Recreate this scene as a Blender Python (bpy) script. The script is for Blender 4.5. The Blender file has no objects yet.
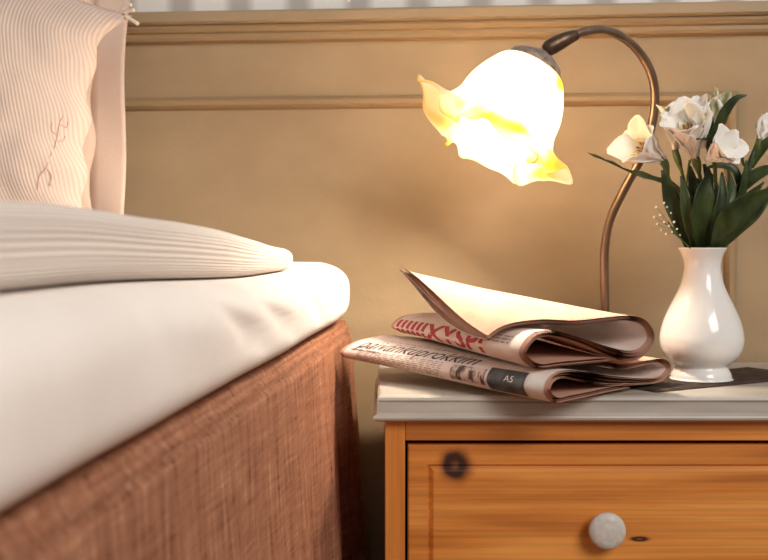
import bpy, bmesh, math, random
from mathutils import Vector, Matrix, noise
random.seed(11)
S = bpy.context.scene
COL = S.collection
CZ = 0.76                      # eye height; the table top is at 0.60
F = 1100.0; YAW = math.radians(4.94); PIT = math.radians(2.08)
FW = Vector((-math.sin(YAW)*math.cos(PIT), math.cos(YAW)*math.cos(PIT), -math.sin(PIT)))
RT = Vector((math.cos(YAW), math.sin(YAW), 0)); UP = RT.cross(FW)

def at(px, py, Y):             # point of the room seen at a place of the photo, at distance Y
    d = FW + RT*((px-384)/F) + UP*((280-py)/F)
    return d*(Y/d.y) + Vector((0, 0, CZ))
def W(x, y, z): return Vector((x, y, z+CZ))

# ------------------------------------------------------------------ materials
def nodes(name):
    m = bpy.data.materials.new(name); m.use_nodes = True
    return m, m.node_tree.nodes, m.node_tree.links, m.node_tree.nodes['Principled BSDF']
def srgb(r, g, b):
    f = lambda c: (c/255/12.92) if c/255 <= .04045 else ((c/255+.055)/1.055)**2.4
    return (f(r), f(g), f(b), 1)
def ramp(N, stops):
    r = N.new('ShaderNodeValToRGB'); e = r.color_ramp.elements
    while len(e) < len(stops): e.new(.5)
    for i, (p, c) in enumerate(stops): e[i].position = p; e[i].color = c
    return r
def mapped(N, L, scale, coord='Object', rot=(0, 0, 0)):
    t = N.new('ShaderNodeTexCoord'); mp = N.new('ShaderNodeMapping')
    mp.inputs['Scale'].default_value = scale; mp.inputs['Rotation'].default_value = rot
    L.new(t.outputs[coord], mp.inputs['Vector']); return mp.outputs['Vector']
def noisy(name, c1, c2, scale=(20, 20, 20), rough=.6, bump=0.0, bscale=None, detail=4, spec=.4, coord='Object', lo=.35, hi=.65):
    m, N, L, B = nodes(name)
    n = N.new('ShaderNodeTexNoise'); n.inputs['Scale'].default_value = 1; n.inputs['Detail'].default_value = detail
    L.new(mapped(N, L, scale, coord), n.inputs['Vector'])
    r = ramp(N, [(lo, c1), (hi, c2)]); L.new(n.outputs['Fac'], r.inputs['Fac'])
    L.new(r.outputs['Color'], B.inputs['Base Color'])
    B.inputs['Roughness'].default_value = rough; B.inputs['Specular IOR Level'].default_value = spec
    if bump:
        n2 = N.new('ShaderNodeTexNoise'); n2.inputs['Scale'].default_value = 1; n2.inputs['Detail'].default_value = 3
        L.new(mapped(N, L, bscale or scale, coord), n2.inputs['Vector'])
        b = N.new('ShaderNodeBump'); b.inputs['Strength'].default_value = bump; b.inputs['Distance'].default_value = .002
        L.new(n2.outputs['Fac'], b.inputs['Height']); L.new(b.outputs['Normal'], B.inputs['Normal'])
    return m
M = {}
M['wall'] = noisy('painted_wall', srgb(167, 143, 111), srgb(176, 152, 119), (9, 9, 14), .7, .15, (160, 160, 160))
M['ochre'] = noisy('ochre_trim', srgb(162, 135, 100), srgb(167, 140, 104), (6, 6, 20), .55)
M['cap'] = noisy('rail_cap', srgb(168, 146, 116), srgb(173, 151, 120), (6, 6, 20), .55)
M['floor'] = noisy('floor_boards', srgb(120, 82, 52), srgb(150, 104, 66), (14, 1.2, 1), .5)
M['white_tie'] = noisy('cream_cord', srgb(236, 216, 196), srgb(244, 228, 210), (300, 300, 300), .9)
M['sheet'] = noisy('white_sheet', srgb(243, 234, 226), srgb(248, 240, 233), (12, 12, 12), .85, .12, (420, 420, 420), spec=.1)
M['ceramic'] = noisy('white_porcelain', srgb(232, 229, 225), srgb(236, 233, 229), (20, 20, 20), .13, spec=.55)
M['knob'] = noisy('speckled_white_knob', srgb(196, 190, 182), srgb(210, 205, 197), (160, 160, 160), .5)
M['top'] = noisy('grey_white_paint', srgb(168, 160, 150), srgb(198, 190, 179), (7, 16, 40), .42, .08, (60, 60, 60), lo=.3, hi=.7)
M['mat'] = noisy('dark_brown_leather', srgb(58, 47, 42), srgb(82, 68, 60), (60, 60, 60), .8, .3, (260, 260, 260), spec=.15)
M['dark'] = noisy('dark_inside', srgb(40, 24, 14), srgb(52, 32, 20), (10, 10, 10), .9)
M['leaf'] = noisy('dark_green_leaf', srgb(34, 46, 20), srgb(64, 78, 36), (60, 60, 30), .38, .25, (200, 200, 60))
M['stem'] = noisy('green_stem', srgb(70, 84, 38), srgb(104, 112, 54), (60, 60, 20), .5)
M['petal'] = noisy('white_petal', srgb(244, 240, 232), srgb(250, 247, 240), (60, 60, 60), .55, .2, (240, 240, 60))
M['throat'] = noisy('freckled_yellow_petal', srgb(226, 190, 96), srgb(246, 238, 214), (420, 420, 420), .55, lo=.38, hi=.52)
M['sepal'] = noisy('green_striped_petal', srgb(150, 152, 96), srgb(238, 234, 214), (150, 150, 30), .55, lo=.42, hi=.58)
M['stamen'] = noisy('brown_stamen', srgb(120, 78, 34), srgb(170, 120, 54), (300, 300, 300), .7)
M['ink'] = noisy('grey_black_ink', srgb(66, 56, 54), srgb(98, 86, 82), (500, 500, 500), .8)
M['faint_ink'] = noisy('faint_grey_ink', srgb(150, 128, 118), srgb(172, 148, 136), (500, 500, 500), .8)
M['red_ink'] = noisy('red_ink', srgb(172, 58, 62), srgb(192, 82, 84), (300, 300, 300), .8)
M['black_block'] = noisy('charcoal_print', srgb(66, 68, 70), srgb(104, 106, 106), (90, 90, 60), .75)
M['photo_print'] = noisy('newsprint_picture', srgb(92, 70, 62), srgb(214, 190, 176), (170, 170, 90), .8, lo=.42, hi=.58)
M['white_ink'] = noisy('white_print', srgb(226, 222, 216), srgb(236, 232, 226), (90, 90, 90), .8)
M['newsprint'] = noisy('pink_white_newsprint', srgb(228, 210, 200), srgb(238, 223, 214), (30, 30, 30), .85, .1, (120, 120, 120), spec=.1)
M['salmon'] = noisy('salmon_newsprint', srgb(198, 152, 130), srgb(208, 166, 143), (30, 30, 30), .85, .1, (120, 120, 120), spec=.1)
M['embroidery'] = noisy('pale_pink_thread', srgb(218, 178, 160), srgb(228, 192, 174), (300, 300, 300), .9)

def stripes_wallpaper():
    m, N, L, B = nodes('striped_wallpaper')
    w = N.new('ShaderNodeTexWave'); w.bands_direction = 'X'; w.inputs['Scale'].default_value = 1
    w.inputs['Distortion'].default_value = .12; w.inputs['Detail'].default_value = 1
    L.new(mapped(N, L, (3.85, 1, 1)), w.inputs['Vector'])
    r = ramp(N, [(.10, srgb(190, 184, 178)), (.60, srgb(240, 238, 234))]); L.new(w.outputs['Fac'], r.inputs['Fac'])
    L.new(r.outputs['Color'], B.inputs['Base Color']); B.inputs['Roughness'].default_value = .8
    return m
M['wallpaper'] = stripes_wallpaper()

def wood(name, vertical=False, knots=()):
    m, N, L, B = nodes(name)
    sc = (26, 26, 1.6) if vertical else (1.6, 26, 30)
    n = N.new('ShaderNodeTexNoise'); n.inputs['Scale'].default_value = 1; n.inputs['Detail'].default_value = 6; n.inputs['Distortion'].default_value = .6
    L.new(mapped(N, L, sc), n.inputs['Vector'])
    r = ramp(N, [(.30, srgb(168, 94, 34)), (.5, srgb(218, 136, 58)), (.70, srgb(242, 168, 84))]); L.new(n.outputs['Fac'], r.inputs['Fac'])
    f = N.new('ShaderNodeTexNoise'); f.inputs['Scale'].default_value = 1; f.inputs['Detail'].default_value = 3
    L.new(mapped(N, L, tuple(s*(1.5 if s < 5 else 9) for s in sc)), f.inputs['Vector'])
    r2 = ramp(N, [(.35, (.72, .72, .72, 1)), (.6, (1, 1, 1, 1))]); L.new(f.outputs['Fac'], r2.inputs['Fac'])
    mx = N.new('ShaderNodeMixRGB'); mx.blend_type = 'MULTIPLY'; mx.inputs['Fac'].default_value = .7
    L.new(r.outputs['Color'], mx.inputs['Color1']); L.new(r2.outputs['Color'], mx.inputs['Color2'])
    out = mx.outputs['Color']
    for (kx, kz, rx, rz, strength) in knots:        # knot discs in the board itself
        t = N.new('ShaderNodeTexCoord'); sub = N.new('ShaderNodeVectorMath'); sub.operation = 'SUBTRACT'; sub.inputs[1].default_value = (kx, 0, kz)
        L.new(t.outputs['Object'], sub.inputs[0])
        sc2 = N.new('ShaderNodeVectorMath'); sc2.operation = 'MULTIPLY'; sc2.inputs[1].default_value = (1/rx, 0, 1/rz); L.new(sub.outputs[0], sc2.inputs[0])
        nn = N.new('ShaderNodeTexNoise'); nn.inputs['Scale'].default_value = 55; nn.inputs['Detail'].default_value = 3
        L.new(t.outputs['Object'], nn.inputs['Vector'])
        ln = N.new('ShaderNodeVectorMath'); ln.operation = 'LENGTH'; L.new(sc2.outputs[0], ln.inputs[0])
        ad = N.new('ShaderNodeMath'); ad.operation = 'MULTIPLY_ADD'; ad.inputs[1].default_value = .5; L.new(nn.outputs['Fac'], ad.inputs[0]); L.new(ln.outputs['Value'], ad.inputs[2])
        rr = ramp(N, [(.38/2, srgb(124, 72, 44)), (.66/2, srgb(60, 30, 18)), (.9/2, srgb(58, 28, 15)), (1.12/2, srgb(112, 58, 24)), (1.5/2, srgb(170, 100, 44))])
        hf = N.new('ShaderNodeMath'); hf.operation = 'MULTIPLY'; hf.inputs[1].default_value = .5; L.new(ad.outputs[0], hf.inputs[0]); L.new(hf.outputs[0], rr.inputs['Fac'])
        fr = ramp(N, [(1.0/2, (1, 1, 1, 1)), (1.75/2, (0, 0, 0, 1))]); L.new(hf.outputs[0], fr.inputs['Fac'])
        mk = N.new('ShaderNodeMixRGB'); L.new(fr.outputs['Color'], mk.inputs['Fac']); L.new(out, mk.inputs['Color1']); L.new(rr.outputs['Color'], mk.inputs['Color2'])
        out = mk.outputs['Color']
    L.new(out, B.inputs['Base Color']); B.inputs['Roughness'].default_value = .42
    b = N.new('ShaderNodeBump'); b.inputs['Strength'].default_value = .15; b.inputs['Distance'].default_value = .001
    L.new(f.outputs['Fac'], b.inputs['Height']); L.new(b.outputs['Normal'], B.inputs['Normal'])
    return m

def linen():
    m, N, L, B = nodes('terracotta_slub_linen')
    v = mapped(N, L, (160, 190, 13)); h = mapped(N, L, (14, 16, 300)); w = mapped(N, L, (700, 700, 700))
    outs = []
    for vec, det in ((v, 6), (h, 4), (w, 2)):
        n = N.new('ShaderNodeTexNoise'); n.inputs['Scale'].default_value = 1; n.inputs['Detail'].default_value = det; n.inputs['Roughness'].default_value = .7
        L.new(vec, n.inputs['Vector']); outs.append(n.outputs['Fac'])
    a = N.new('ShaderNodeMath'); a.operation = 'MULTIPLY_ADD'; a.inputs[1].default_value = .55; L.new(outs[0], a.inputs[0])
    b_ = N.new('ShaderNodeMath'); b_.operation = 'MULTIPLY'; b_.inputs[1].default_value = .3; L.new(outs[1], b_.inputs[0]); L.new(b_.outputs[0], a.inputs[2])
    c = N.new('ShaderNodeMath'); c.operation = 'MULTIPLY_ADD'; c.inputs[1].default_value = .15; L.new(outs[2], c.inputs[0]); L.new(a.outputs[0], c.inputs[2])
    r = ramp(N, [(.37, srgb(70, 40, 28)), (.44, srgb(142, 94, 70)), (.55, srgb(164, 114, 88)), (.66, srgb(202, 156, 126))])
    L.new(c.outputs[0], r.inputs['Fac']); L.new(r.outputs['Color'], B.inputs['Base Color'])
    B.inputs['Roughness'].default_value = .9; B.inputs['Specular IOR Level'].default_value = .1
    bm = N.new('ShaderNodeBump'); bm.inputs['Strength'].default_value = .5; bm.inputs['Distance'].default_value = .002
    L.new(c.outputs[0], bm.inputs['Height']); L.new(bm.outputs['Normal'], B.inputs['Normal'])
    return m
M['linen'] = linen()

def ribbed(name, c1, c2, su, sv, rot=0, bump=.5, dist=.35):
    m, N, L, B = nodes(name)
    w = N.new('ShaderNodeTexWave'); w.bands_direction = 'Y'; w.inputs['Scale'].default_value = 1; w.inputs['Distortion'].default_value = dist
    w.inputs['Detail'].default_value = 2; w.inputs['Detail Scale'].default_value = 2
    L.new(mapped(N, L, (su, sv, 1), 'UV', (0, 0, rot)), w.inputs['Vector'])
    r = ramp(N, [(.1, c1), (.75, c2)]); L.new(w.outputs['Fac'], r.inputs['Fac'])
    L.new(r.outputs['Color'], B.inputs['Base Color']); B.inputs['Roughness'].default_value = .9; B.inputs['Specular IOR Level'].default_value = .1
    b = N.new('ShaderNodeBump'); b.inputs['Strength'].default_value = bump; b.inputs['Distance'].default_value = .0012
    L.new(w.outputs['Fac'], b.inputs['Height']); L.new(b.outputs['Normal'], B.inputs['Normal'])
    return m
M['quilt'] = ribbed('ribbed_cream_cotton', srgb(214, 196, 184), srgb(252, 244, 236), .3, 15)
M['pillow_rib'] = ribbed('waffle_cream_cotton', srgb(210, 186, 171), srgb(224, 201, 186), 44, 15, 1.12, .28)
M['pillow_plain'] = noisy('plain_cream_cotton', srgb(214, 190, 173), srgb(220, 197, 180), (10, 10, 10), .9, .12, (300, 300, 300), spec=.1)

def metal(name, c1, c2, rough, scale):
    m = noisy(name, c1, c2, scale, rough); m.node_tree.nodes['Principled BSDF'].inputs['Metallic'].default_value = .85
    return m
M['bronze'] = metal('brushed_bronze', srgb(132, 110, 92), srgb(152, 128, 108), .34, (60, 60, 20))
M['dark_bronze'] = metal('dark_bronze', srgb(92, 74, 60), srgb(118, 96, 80), .42, (90, 90, 90))
M['pewter'] = noisy('grey_pewter', srgb(120, 104, 94), srgb(176, 156, 142), (110, 110, 110), .5, .5, (140, 140, 140))

def shade_glass():
    m, N, L, B = nodes('frosted_glass'); N.remove(B)
    out = N['Material Output']
    at_ = N.new('ShaderNodeAttribute'); at_.attribute_name = 'tint'
    r = ramp(N, [(0, srgb(255, 247, 228)), (.5, srgb(255, 242, 205)), (1, srgb(246, 208, 92))]); L.new(at_.outputs['Fac'], r.inputs['Fac'])
    tr = N.new('ShaderNodeBsdfTranslucent'); df = N.new('ShaderNodeBsdfDiffuse'); gl = N.new('ShaderNodeBsdfGlossy'); gl.inputs['Roughness'].default_value = .2
    L.new(r.outputs['Color'], tr.inputs['Color']); L.new(r.outputs['Color'], df.inputs['Color'])
    m1 = N.new('ShaderNodeMixShader'); m1.inputs[0].default_value = .2; L.new(tr.outputs[0], m1.inputs[1]); L.new(df.outputs[0], m1.inputs[2])
    m2 = N.new('ShaderNodeMixShader'); m2.inputs[0].default_value = .05; L.new(m1.outputs[0], m2.inputs[1]); L.new(gl.outputs[0], m2.inputs[2])
    L.new(m2.outputs[0], out.inputs['Surface'])
    return m
M['glass'] = shade_glass()
def emit(name, col, st):
    m, N, L, B = nodes(name); B.inputs['Base Color'].default_value = col
    B.inputs['Emission Color'].default_value = col; B.inputs['Emission Strength'].default_value = st
    return m
BULB = 450.0
M['bulb'] = emit('lit_bulb', (1.0, .87, .71, 1), BULB)

# ------------------------------------------------------------------ object helpers
ORG = {}
def thing(name, label, cat, loc, group=None):
    o = bpy.data.objects.new(name, None); COL.objects.link(o); o.location = loc; o.empty_display_size = .05
    o['label'] = label; o['category'] = cat
    if group: o['group'] = group
    ORG[o] = Vector(loc); return o
def mesh(name, verts, faces, mat, parent=None, smooth=True, uvs=None, org=None):
    o0 = ORG[parent] if parent is not None else Vector(org or (0, 0, 0))
    me = bpy.data.meshes.new(name)
    me.from_pydata([Vector(v)-o0 for v in verts], [], faces)
    me.validate()
    bm = bmesh.new(); bm.from_mesh(me); bmesh.ops.recalc_face_normals(bm, faces=bm.faces); bm.to_mesh(me); bm.free()
    if smooth: me.polygons.foreach_set('use_smooth', [True]*len(me.polygons))
    if uvs:
        ul = me.uv_layers.new(name='UVMap')
        for lp in me.loops: ul.data[lp.index].uv = uvs[lp.vertex_index]
    o = bpy.data.objects.new(name, me); COL.objects.link(o)
    me.materials.append(M[mat] if isinstance(mat, str) else mat)
    if parent is not None: o.parent = parent
    else: o.location = o0
    ORG[o] = o0
    return o
def structure(o): o['kind'] = 'structure'; return o
def tag(o, label, cat, group=None):
    o['label'] = label; o['category'] = cat
    if group: o['group'] = group
    return o
def grid(nu, nv, f, closeu=False, closev=False):
    vs = [f(i/(nu if closeu else nu-1), j/(nv if closev else nv-1)) for i in range(nu) for j in range(nv)]
    fs = []
    for i in range(nu if closeu else nu-1):
        for j in range(nv if closev else nv-1):
            i2, j2 = (i+1) % nu, (j+1) % nv
            fs.append((i*nv+j, i2*nv+j, i2*nv+j2, i*nv+j2))
    return vs, fs
def join(*parts):
    V, Fc = [], []
    for v, f in parts:
        k = len(V); V += list(v); Fc += [tuple(i+k for i in q) for q in f]
    return V, Fc
def box(x0, x1, y0, y1, z0, z1, bev=0, seg=2):
    bm = bmesh.new(); bmesh.ops.create_cube(bm, size=1)
    for v in bm.verts: v.co = ((x0+x1)/2+v.co.x*(x1-x0), (y0+y1)/2+v.co.y*(y1-y0), (z0+z1)/2+v.co.z*(z1-z0))
    if bev: bmesh.ops.bevel(bm, geom=bm.edges[:], offset=bev, segments=seg, affect='EDGES', profile=.5)
    bm.verts.index_update()
    r = [v.co.copy() for v in bm.verts], [tuple(v.index for v in f.verts) for f in bm.faces]
    bm.free(); return r
def wbox(x0, x1, y0, y1, z0, z1, bev=0): return box(x0, x1, y0, y1, z0+CZ, z1+CZ, bev)
def catmull(pts, u):            # u in 0..1 over uniform control index
    n = len(pts)-1; x = min(max(u, 0), 1)*n; i = min(int(x), n-1); t = x-i
    p1, p2 = pts[i], pts[i+1]; p0 = pts[i-1] if i else p1+(p1-p2); p3 = pts[i+2] if i+2 <= n else p2+(p2-p1)
    return .5*((2*p1)+(p2-p0)*t+(2*p0-5*p1+4*p2-p3)*t*t+(3*p1-p0-3*p2+p3)*t**3)
def tube(pts, rad, seg=10, n=24, caps=True):
    pts = [Vector(p) for p in pts]
    rads = rad if isinstance(rad, (list, tuple)) else [rad]*len(pts)
    rv = [Vector((r, 0, 0)) for r in rads]
    C = [catmull(pts, i/(n-1)) for i in range(n)]; R = [max(catmull(rv, i/(n-1)).x, 1e-5) for i in range(n)]
    T = [(C[min(i+1, n-1)]-C[max(i-1, 0)]).normalized() for i in range(n)]
    nrm = T[0].orthogonal().normalized(); V, Fc = [], []
    for i in range(n):
        nrm = (nrm-T[i]*nrm.dot(T[i])).normalized(); b = T[i].cross(nrm)
        for k in range(seg):
            a = 2*math.pi*k/seg; V.append(C[i]+(nrm*math.cos(a)+b*math.sin(a))*R[i])
    for i in range(n-1):
        for k in range(seg):
            k2 = (k+1) % seg; Fc.append((i*seg+k, i*seg+k2, (i+1)*seg+k2, (i+1)*seg+k))
    if caps: Fc += [tuple(range(seg)), tuple((n-1)*seg+k for k in range(seg))]
    return V, Fc
def lathe(profile, origin, axis=(0, 0, 1), seg=48, smooth_n=0):
    axis = Vector(axis).normalized(); e1 = axis.orthogonal().normalized(); e2 = axis.cross(e1)
    if smooth_n:
        pv = [Vector((r, z, 0)) for r, z in profile]; profile = [tuple(catmull(pv, i/(smooth_n-1))[:2]) for i in range(smooth_n)]
    V, Fc = [], []
    for r, z in profile:
        for k in range(seg):
            a = 2*math.pi*k/seg; V.append(Vector(origin)+axis*z+(e1*math.cos(a)+e2*math.sin(a))*max(r, 1e-5))
    for i in range(len(profile)-1):
        for k in range(seg):
            k2 = (k+1) % seg; Fc.append((i*seg+k, i*seg+k2, (i+1)*seg+k2, (i+1)*seg+k))
    return V, Fc
def extrude_x(prof, x0, x1):     # prof: (y,z) closed outline
    n = len(prof); V = [Vector((x0, y, z+CZ)) for y, z in prof]+[Vector((x1, y, z+CZ)) for y, z in prof]
    Fc = [(i, (i+1) % n, n+(i+1) % n, n+i) for i in range(n)]+[tuple(range(n)), tuple(range(n, 2*n))]
    return V, Fc
def sm(a, b, x):
    t = min(max((x-a)/(b-a), 0), 1); return t*t*(3-2*t)

# ------------------------------------------------------------------ the room
WY = 1.49
railtop = .309
structure(mesh('floor', *wbox(-2.2, 2.2, -2.6, WY+.1, -CZ-.04, -CZ), 'floor', smooth=False))
structure(mesh('wall_back', *wbox(-2.2, 2.2, WY, WY+.1, -CZ, railtop-.01), 'wall', smooth=False))
structure(mesh('wall_back_upper', *wbox(-2.2, 2.2, WY, WY+.1, railtop-.01, 1.84), 'wallpaper', smooth=False))
structure(mesh('baseboard_back', *wbox(-2.2, 2.2, WY-.014, WY, -CZ, -CZ+.1, .003), 'cap', smooth=False))
# dado rail: cap board and ochre bead below it
p = [(WY, .309), (WY-.020, .309), (WY-.022, .306), (WY-.022, .295), (WY-.018, .292), (WY, .292)]
structure(mesh('trim_1', *extrude_x(p, -2.2, 2.2), 'cap', smooth=False))
p = [(WY, .292), (WY-.014, .292), (WY-.017, .287), (WY-.014, .282), (WY-.010, .280), (WY-.011, .275), (WY-.009, .271), (WY, .268)]
structure(mesh('trim_2', *extrude_x(p, -2.2, 2.2), 'ochre', smooth=False))
# applied panel mouldings: rectangular frames of a half-round bead, mitred corners
def panel_frame(name, x0, x1, z0, z1, w=.018, d=.010):
    sec = [(0, 0), (.1*w, d*.55), (.35*w, d), (.65*w, d), (.85*w, d*.6), (w, 0)]
    ring = [(x0, z1, 1, -1), (x1, z1, -1, -1), (x1, z0, -1, 1), (x0, z0, 1, 1)]
    V, Fc = [], []
    for (x, z, sx, sz) in ring:
        for (o, h) in sec: V.append(W(x+sx*o, WY-h, z+sz*o))
    n = len(sec)
    for i in range(4):
        j = (i+1) % 4
        for k in range(n-1): Fc.append((i*n+k, j*n+k, j*n+k+1, i*n+k+1))
    return structure(mesh(name, V, Fc, 'ochre', smooth=False))
panel_frame('trim_3', -1.15, at(738, 200, WY).x, -.56, at(500, 94, WY).z-CZ)
panel_frame('trim_4', at(738, 200, WY).x+.1, 1.7, -.56, at(500, 94, WY).z-CZ)

# ------------------------------------------------------------------ bed
BX = -.168; BY0, BY1 = .02, 1.435; BL = -1.07
bed = thing('bed', 'single bed with white sheeted mattress above a terracotta linen skirt', 'bed', W((BX+BL)/2, .72, -CZ))
mesh('bed_base', *wbox(BL+.004, BX-.004, BY0, BY1-.004, -.42, -.1035, .006), 'linen', bed)
legs = [(BL+.06, .08), (BX-.07, .08), (BL+.06, BY1-.08), (BX-.07, BY1-.08)]
for lx, ly in legs: mesh('leg', *lathe([(0, -CZ), (.02, -CZ), (.026, -.42), (0, -.42)], W(lx, ly, 0), seg=16), 'dark', bed)
# mattress in its fitted sheet: right-hand outline swept along the bed, closed and rounded at the head end
def mtop(y): return -.021-.010*sm(.5, 1.0, y)+.007*sm(1.17, 1.3, y)
def mattress_pt(u, v):
    # v: 0 = under the edge, through the side bulge, over the shoulder to the middle, and down the far side
    y = BY0+(BY1-BY0-.004)*u
    if u > .9: y = BY0+(BY1-BY0-.004)*(.9+.1*math.sin((u-.9)/.1*math.pi/2))
    q = (u-.9)/.1 if u > .9 else 0
    endr = 1-(1-math.sqrt(max(1-q*q, 0)))*.75
    zt = mtop(y); zb = -.105; zm = (zt+zb)/2; hh = (zt-zb)/2*endr
    hw = (BX-BL)/2-.0; xm = (BX+BL)/2
    ins = .05*(1-math.sqrt(max(1-q*q, 0)))
    a = -math.pi/2+2*math.pi*v
    c, s = math.cos(a), math.sin(a)
    e = .74                                     # rounded-rectangle section
    zz = zm+hh*math.copysign(abs(s)**(.70 if s > 0 else .48), s)
    edge = .062
    xx = (hw-edge)+(edge+.010)*abs(c)**e if abs(c) > .001 else hw-edge
    k = min(1, abs(s)/1.0)
    if abs(s) > .93: xx *= max(0, 1-((abs(s)-.93)/.07))**.8*.999 if abs(s) < 1 else 0
    xx = max(xx-ins, 0)
    x = xm+math.copysign(xx, c)
    if c > 0 and abs(s) < .95:                   # creases and dents of the sheet on the visible side
        d = 0
        for (y0, z0, dy, dz, wid, amp) in ((.68, -.043, .14, -.036, .0085, .0062), (.82, -.050, .13, -.030, .0075, .0058), (1.02, -.050, .10, -.030, .010, .0045), (.52, -.045, .12, -.03, .016, .0020)):
            L2 = dy*dy+dz*dz; ty, tz = y-y0, zz-z0; t = min(max((ty*dy+tz*dz)/L2, 0), 1)
            dist = math.hypot((ty-t*dy)*.45, tz-t*dz); d += amp*math.exp(-(dist/wid)**2)*math.sin(math.pi*min(max(t, .05), .95))**.5
        x -= d
        x += .0018*noise.noise(Vector((y*7, zz*18, 1.3)))
    return W(x, y, zz)
V, Fc = grid(150, 72, mattress_pt, closev=True)
Fc += [tuple(range(72)), tuple(149*72+k for k in range(72))]
mesh('mattress', V, Fc, 'sheet', bed)
# skirt hanging round the base
def skirt_path(d):                               # arc length from foot to head corner and round it
    Ls = BY1-BY0; r = .012
    if d < Ls-r: return Vector((BX, BY0+d, 0)), Vector((1, 0, 0))
    a = (d-(Ls-r))/r
    if a < math.pi/2: return Vector((BX-r+r*math.cos(a), BY1-r+r*math.sin(a), 0)), Vector((math.cos(a), math.sin(a), 0))
    return Vector((BX-r-(d-(Ls-r)-r*math.pi/2), BY1, 0)), Vector((0, 1, 0))
SK = (BY1-BY0)+.55
def skirt_pt(u, v):
    d = SK*u; p0, n = skirt_path(d)
    z = -.1055-(CZ-.1055-.008)*v**1.25
    depth = -.1055-z
    y = p0.y
    fold = 0
    for (c, w, a) in ((.42, .030, .006), (.56, .022, -.005), (.70, .03, .007), (.83, .02, -.006), (.965, .026, .009), (1.06, .02, -.006), (1.17, .024, .006), (1.285, .026, -.012), (1.36, .022, .008), (1.428, .02, .006)):
        fold += a*math.exp(-((BY0+d-c)/w)**2)
    fold *= min(1, depth/.30)*1.5
    wob = .0016*noise.noise(Vector((d*22, z*6, 3)))+.0009*noise.noise(Vector((d*70, z*16, 7)))
    seam = -.0042*math.exp(-((z+.1185)/.0024)**2)
    off = .001+.048*depth*(1 if depth < .3 else 1)-.02*max(0, depth-.3)+fold+wob*min(1, .4+depth*6)+seam
    lead = .010*math.exp(-(depth/.006)**2)       # top turns in over the base
    return Vector((p0.x, p0.y, 0))+n*(off-lead)+Vector((0, 0, z+CZ))
V, Fc = grid(420, 90, skirt_pt)
sk = mesh('bed_skirt', V, Fc, 'linen', bed)
sm_ = sk.modifiers.new('Solidify', 'SOLIDIFY'); sm_.thickness = .0015; sm_.offset = -1

# quilt folded along the bed: thick, rolled edge with ribs along it
QY0, QY1 = .06, 1.195
def quilt_pt(u, v):
    y = QY0+(QY1-QY0)*math.sin(u*math.pi/2)**.9 if u > 0 else QY0
    q = max(0, (y-(QY1-.06))/.06); er = math.sqrt(max(1-q*q, 0))
    zt = .019-.008*sm(.5, .85, y)-.019*sm(.80, 1.18, y)+.0025*noise.noise(Vector((y*6, 2, 0)))
    zb = mtop(y)-.0015
    zm = zb+(zt-zb)*.42; h1, h0 = (zt-zm), (zm-zb)
    a = -math.pi/2+2*math.pi*v; c, s = math.cos(a), math.sin(a)
    x_r = -.196-.012*q*q; x_l = BL+.03
    xm = (x_r+x_l)/2; hw = (x_r-x_l)/2; edge = .020
    xx = (hw-edge)+edge*abs(c)**.7
    if abs(s) > .93: xx *= max(0, 1-((abs(s)-.93)/.07))**.8
    z = zm+(h1 if s > 0 else h0)*math.copysign(abs(s)**.8, s)*(.18+.82*er)
    x = xm+math.copysign(xx, c)
    if c > 0 and abs(s) < .93: x += .0025*noise.noise(Vector((y*5, z*60, 5)))+.0008*math.sin(v*2*math.pi*46)
    return W(x, y, z)
V, Fc = grid(110, 120, quilt_pt, closev=True)
uv = [(quilt_pt(i/109, 0).y*1.2, j/120*1.0) for i in range(110) for j in range(120)]
Fc += [tuple(range(120)), tuple(109*120+k for k in range(120))]
q = mesh('quilt', V, Fc, 'quilt', None, uvs=uv, org=W(-.6, .6, -.03))
tag(q, 'cream ribbed cotton quilt folded flat along the top of the white mattress', 'quilt')

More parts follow.
